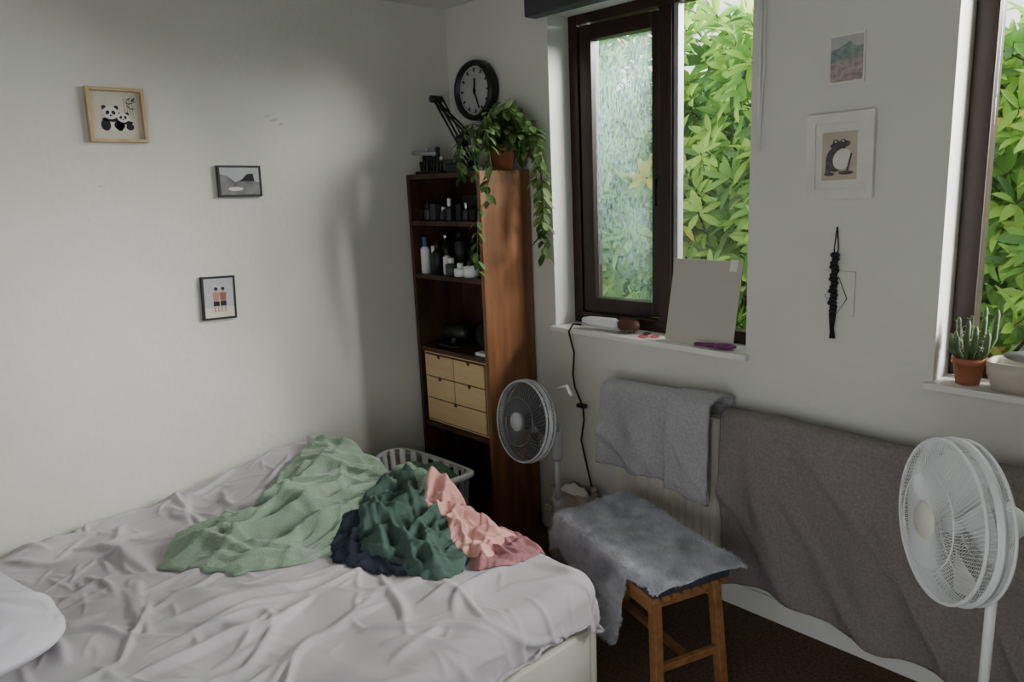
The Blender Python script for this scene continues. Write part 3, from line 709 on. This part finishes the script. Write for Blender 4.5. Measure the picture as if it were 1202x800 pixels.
for i in range(42000):
    u=random.random()*83.99; v=random.random()*83.99; a=int(u); b=int(v)
    p0=base[b*W+a]; p1=base[b*W+a+1]; p2=base[(b+1)*W+a]
    n=(p1-p0).cross(p2-p0)
    if n.length<2e-6: continue
    n.normalize()
    p=p0+(p1-p0)*(u-a)+(p2-p0)*(v-b)
    L=random.uniform(.010,.019); fl=V((nz(p.x*11,p.y*11,p.z*11),nz(p.x*11+7,p.y*11,p.z*11),nz(p.x*11,p.y*11+5,p.z*11)))*2.2
    d=(n+fl+V((random.uniform(-.3,.3),random.uniform(-.3,.3),random.uniform(-.3,.2)))).normalized()
    if d.dot(n)<.15: d=(d+n*.5).normalized()
    s=d.cross(V((random.random()-.5,random.random()-.5,random.random()-.5))).normalized()*.0013
    g.add([p-s,p+s,p+d*L],[(0,1,2)],'fur')
g.build()
# ---------------------------------------------------------------- fans
def fan(name,c,d,pole,R,depth,mw,mh,mb,spin,base_r=.16,nw=72,mhub=None,wr=.0013):
    mhub=mhub or mh
    g=G(name); d=V(d).normalized(); X=aim(c,d)
    def fz(r): return .5*depth-(.26*depth)*(r/R)**3
    def bz(r): return -.5*depth+(.3*depth)*(r/R)**3
    for k in range(nw):
        a=2*math.pi*k/nw; pts=[]
        for i in range(9):
            r=R*(.2+.8*i/8); aa=a+spin*(i/8)**1.3; pts.append((r*math.cos(aa),r*math.sin(aa),fz(r)))
        g.tube(pts,wr,mw,4,X=X,caps=False)
        pts=[]
        for i in range(7):
            r=R*(.28+.72*i/6); aa=a-spin*.5*(i/6); pts.append((r*math.cos(aa),r*math.sin(aa),bz(r)))
        g.tube(pts,wr,mw,4,X=X,caps=False)
        g.tube([(R*math.cos(a+spin),R*math.sin(a+spin),fz(R)),(R*1.012*math.cos(a+spin),R*1.012*math.sin(a+spin),0),(R*math.cos(a-spin*.5),R*math.sin(a-spin*.5),bz(R))],wr,mw,4,X=X,caps=False)
    ringN=64
    for r,z,t,mm in ((R,fz(R),.0045,mh),(R*1.012,0,.005,mh),(R,bz(R),.004,mh),(R*.6,fz(R*.6),.002,mw),(R*.82,bz(R*.82),.002,mw),(R*.5,bz(R*.5),.002,mw)):
        g.tube([(r*math.cos(2*math.pi*k/ringN),r*math.sin(2*math.pi*k/ringN),z) for k in range(ringN)],t,mm,6,closed=True,X=X)
    g.lathe([(R*1.0,-.008),(R*1.025,-.008),(R*1.025,.012),(R*1.0,.012),(R*1.0,-.008)],mh,X,64)
    h=R*.24; z=fz(0)
    g.lathe([(0,z+.006),(h*.85,z+.006),(h,z),(h,z-.01),(h*.6,z-.014),(0,z-.014)],mhub,X,32)
    nb=5
    for k in range(nb):
        a0=2*math.pi*k/nb
        def bl(u,v):
            r=R*(.16+.72*v); w=.95*(1-.25*(v-.5)**2)*1.05; a=a0+(u-.5)*w+.25*v
            return (r*math.cos(a),r*math.sin(a),(u-.5)*.035*(1.2-.5*v)-.002)
        g.grid(bl,8,8,mb,X=X)
    g.lathe([(0,.022),(R*.14,.018),(R*.17,.0),(R*.17,-.02),(0,-.02)],mb,X,24)
    g.lathe([(0,-.5*depth-.085),(R*.16,-.5*depth-.08),(R*.26,-.5*depth-.05),(R*.30,-.5*depth),(R*.30,-.5*depth+.012),(0,-.5*depth+.012)],mh,X,32)
    p=V(pole); j=V(c)-d*(.5*depth+.04)
    g.tube([j,V((p.x,p.y,j.z-.03)),V((p.x,p.y,j.z-.075))],[.02,.022,.018],mh,14)
    g.lathe([(.0,.0),(.02,0),(.026,-.02),(.026,-.10),(.018,-.12),(0,-.12)],mh,Matrix.Translation((p.x,p.y,j.z-.05)),20)
    g.cyl((p.x,p.y,j.z-.1),(p.x,p.y,.35),.0115,mh,16); g.cyl((p.x,p.y,.38),(p.x,p.y,.02),.015,mh,16); g.cyl((p.x,p.y,.40),(p.x,p.y,.35),.021,mh,16)
    g.lathe([(0,.028),(.03,.03),(base_r*.8,.018),(base_r,.01),(base_r,0),(0,0)],mh,Matrix.Translation((p.x,p.y,.001)),40)
    return g
g=fan('pedestal_fan',(2.532,-.675,.880),(-.70,-.70,.06),(2.60,-.595,0),.178,.13,'fanw','fanw','fanw',.35,base_r=.15,nw=110,mhub='paperw',wr=.001); 
g.tube([(2.66,-.55,.75),(2.68,-.53,.5),(2.67,-.5,.2),(2.68,-.4,.01),(2.8,-.3,.008)],.003,'fanw')
g.build()
g=fan('pedestal_fan',(1.0,-.52,.752),(-.12,-1,.16),(1.04,-.395,0),.155,.09,'wire','fang','fand',.3,base_r=.13,nw=60,wr=.0012)
g.tube([(1.05,-.39,.86),(1.10,-.39,.88),(1.13,-.40,.85)],.007,'fanw'); g.build()
# ---------------------------------------------------------------- basket, bag, cables
g=G('laundry_basket'); 
X=Matrix.Translation((.40,-.60,.001))
n=48; prof=[(.8,0.0),(.84,.12),(.92,.27),(.98,.40),(1.06,.405),(1.06,.42),(.95,.42),(.88,.27),(.8,.03)]
vs=[];fs=[]
for r,z in prof:
    for i in range(n):
        a=2*math.pi*i/n; vs.append((.255*r*math.cos(a),.19*r*math.sin(a),z+(.03*math.cos(2*a) if z>.35 else 0)))
for j in range(len(prof)-1):
    for i in range(n):
        if j in (2,6) and i%2==0: continue
        fs.append((j*n+i,j*n+(i+1)%n,(j+1)*n+(i+1)%n,(j+1)*n+i))
g.add(vs,fs,'fanw',True,X)
g.ell((.04,0,.33),(.18,.15,.12),'plastgreen',30,14,X=X,fn=lambda q:V((q.x,q.y,q.z+.04*nz(q.x*12,q.y*12,2)))); g.build()
g=G('crumpled_paper_bag')
def bg(q): 
    k=.018
    return V((q.x+k*nz(q.y*25,q.z*25,1)*1.5,q.y+k*nz(q.x*25,q.z*25,4),max(.0,q.z+k*nz(q.x*30,q.y*30,7))))
vs=[]; n=40; K=16
for j in range(K+1):
    t=j/K; w=.12-.02*t; dd=.075-.02*t
    for i in range(n):
        a=2*math.pi*i/n; vs.append(bg(V((.90+w*sup(math.cos(a),.5),-.15+dd*sup(math.sin(a),.5),.001+.33*t))))
fs=[(j*n+i,j*n+(i+1)%n,(j+1)*n+(i+1)%n,(j+1)*n+i) for j in range(K) for i in range(n)]+[tuple(range(n))]
g.add(vs,fs,'bag',False); 
g.ell((.90,-.15,.30),(.08,.045,.04),'paperw',24,12,fn=lambda q:V((q.x,q.y,q.z+.03*nz(q.x*30,q.y*30,2)))); g.build()
g=G('power_cable')
g.tube([(.80,.03,ZS+.012),(.79,-.01,ZS+.02),(.785,-.035,ZS-.01),(.80,-.02,.9),(.79,-.02,.8),(.80,-.02,.74),(.845,-.02,.66),(.85,-.02,.6),(.83,-.02,.5),(.87,-.02,.35),(.92,-.03,.22)],.0045,'cable',6); 
g.bb((.815,-.03,.655),(.86,-.008,.67),'cable')
g.build()
# ---------------------------------------------------------------- lights
w=bpy.data.worlds.new('overcast_sky'); SC.world=w; w.use_nodes=True
bg_=w.node_tree.nodes['Background']; bg_.inputs[0].default_value=(.95,.98,1,1); bg_.inputs[1].default_value=2.7
sl=bpy.data.lights.new('hazy_sun','SUN'); sl.energy=40; sl.angle=math.radians(42); sl.color=(1,.99,.965)
so=bpy.data.objects.new('hazy_sun',sl); COL.objects.link(so)
so.rotation_euler=V((-.68,-.68,-.29)).to_track_quat('-Z','Y').to_euler()
# ---------------------------------------------------------------- camera
yaw,pitch,roll=.8275,.2091,.0428
s,c=math.sin(yaw),math.cos(yaw); sp,cp=math.sin(pitch),math.cos(pitch)
F=V((-s*cp,c*cp,-sp)); R0=V((c,s,0)); U0=V((-s*sp,c*sp,cp))
R=math.cos(roll)*R0-math.sin(roll)*U0; U=math.sin(roll)*R0+math.cos(roll)*U0
cam=bpy.data.cameras.new('camera'); co=bpy.data.objects.new('camera',cam); COL.objects.link(co)
mx=Matrix((R,U,-F)).transposed().to_4x4(); mx.translation=V((3.026,-2.436,1.66)); co.matrix_world=mx
cam.sensor_width=36; cam.lens=36*890.45/1202; cam.clip_start=.02
SC.camera=co
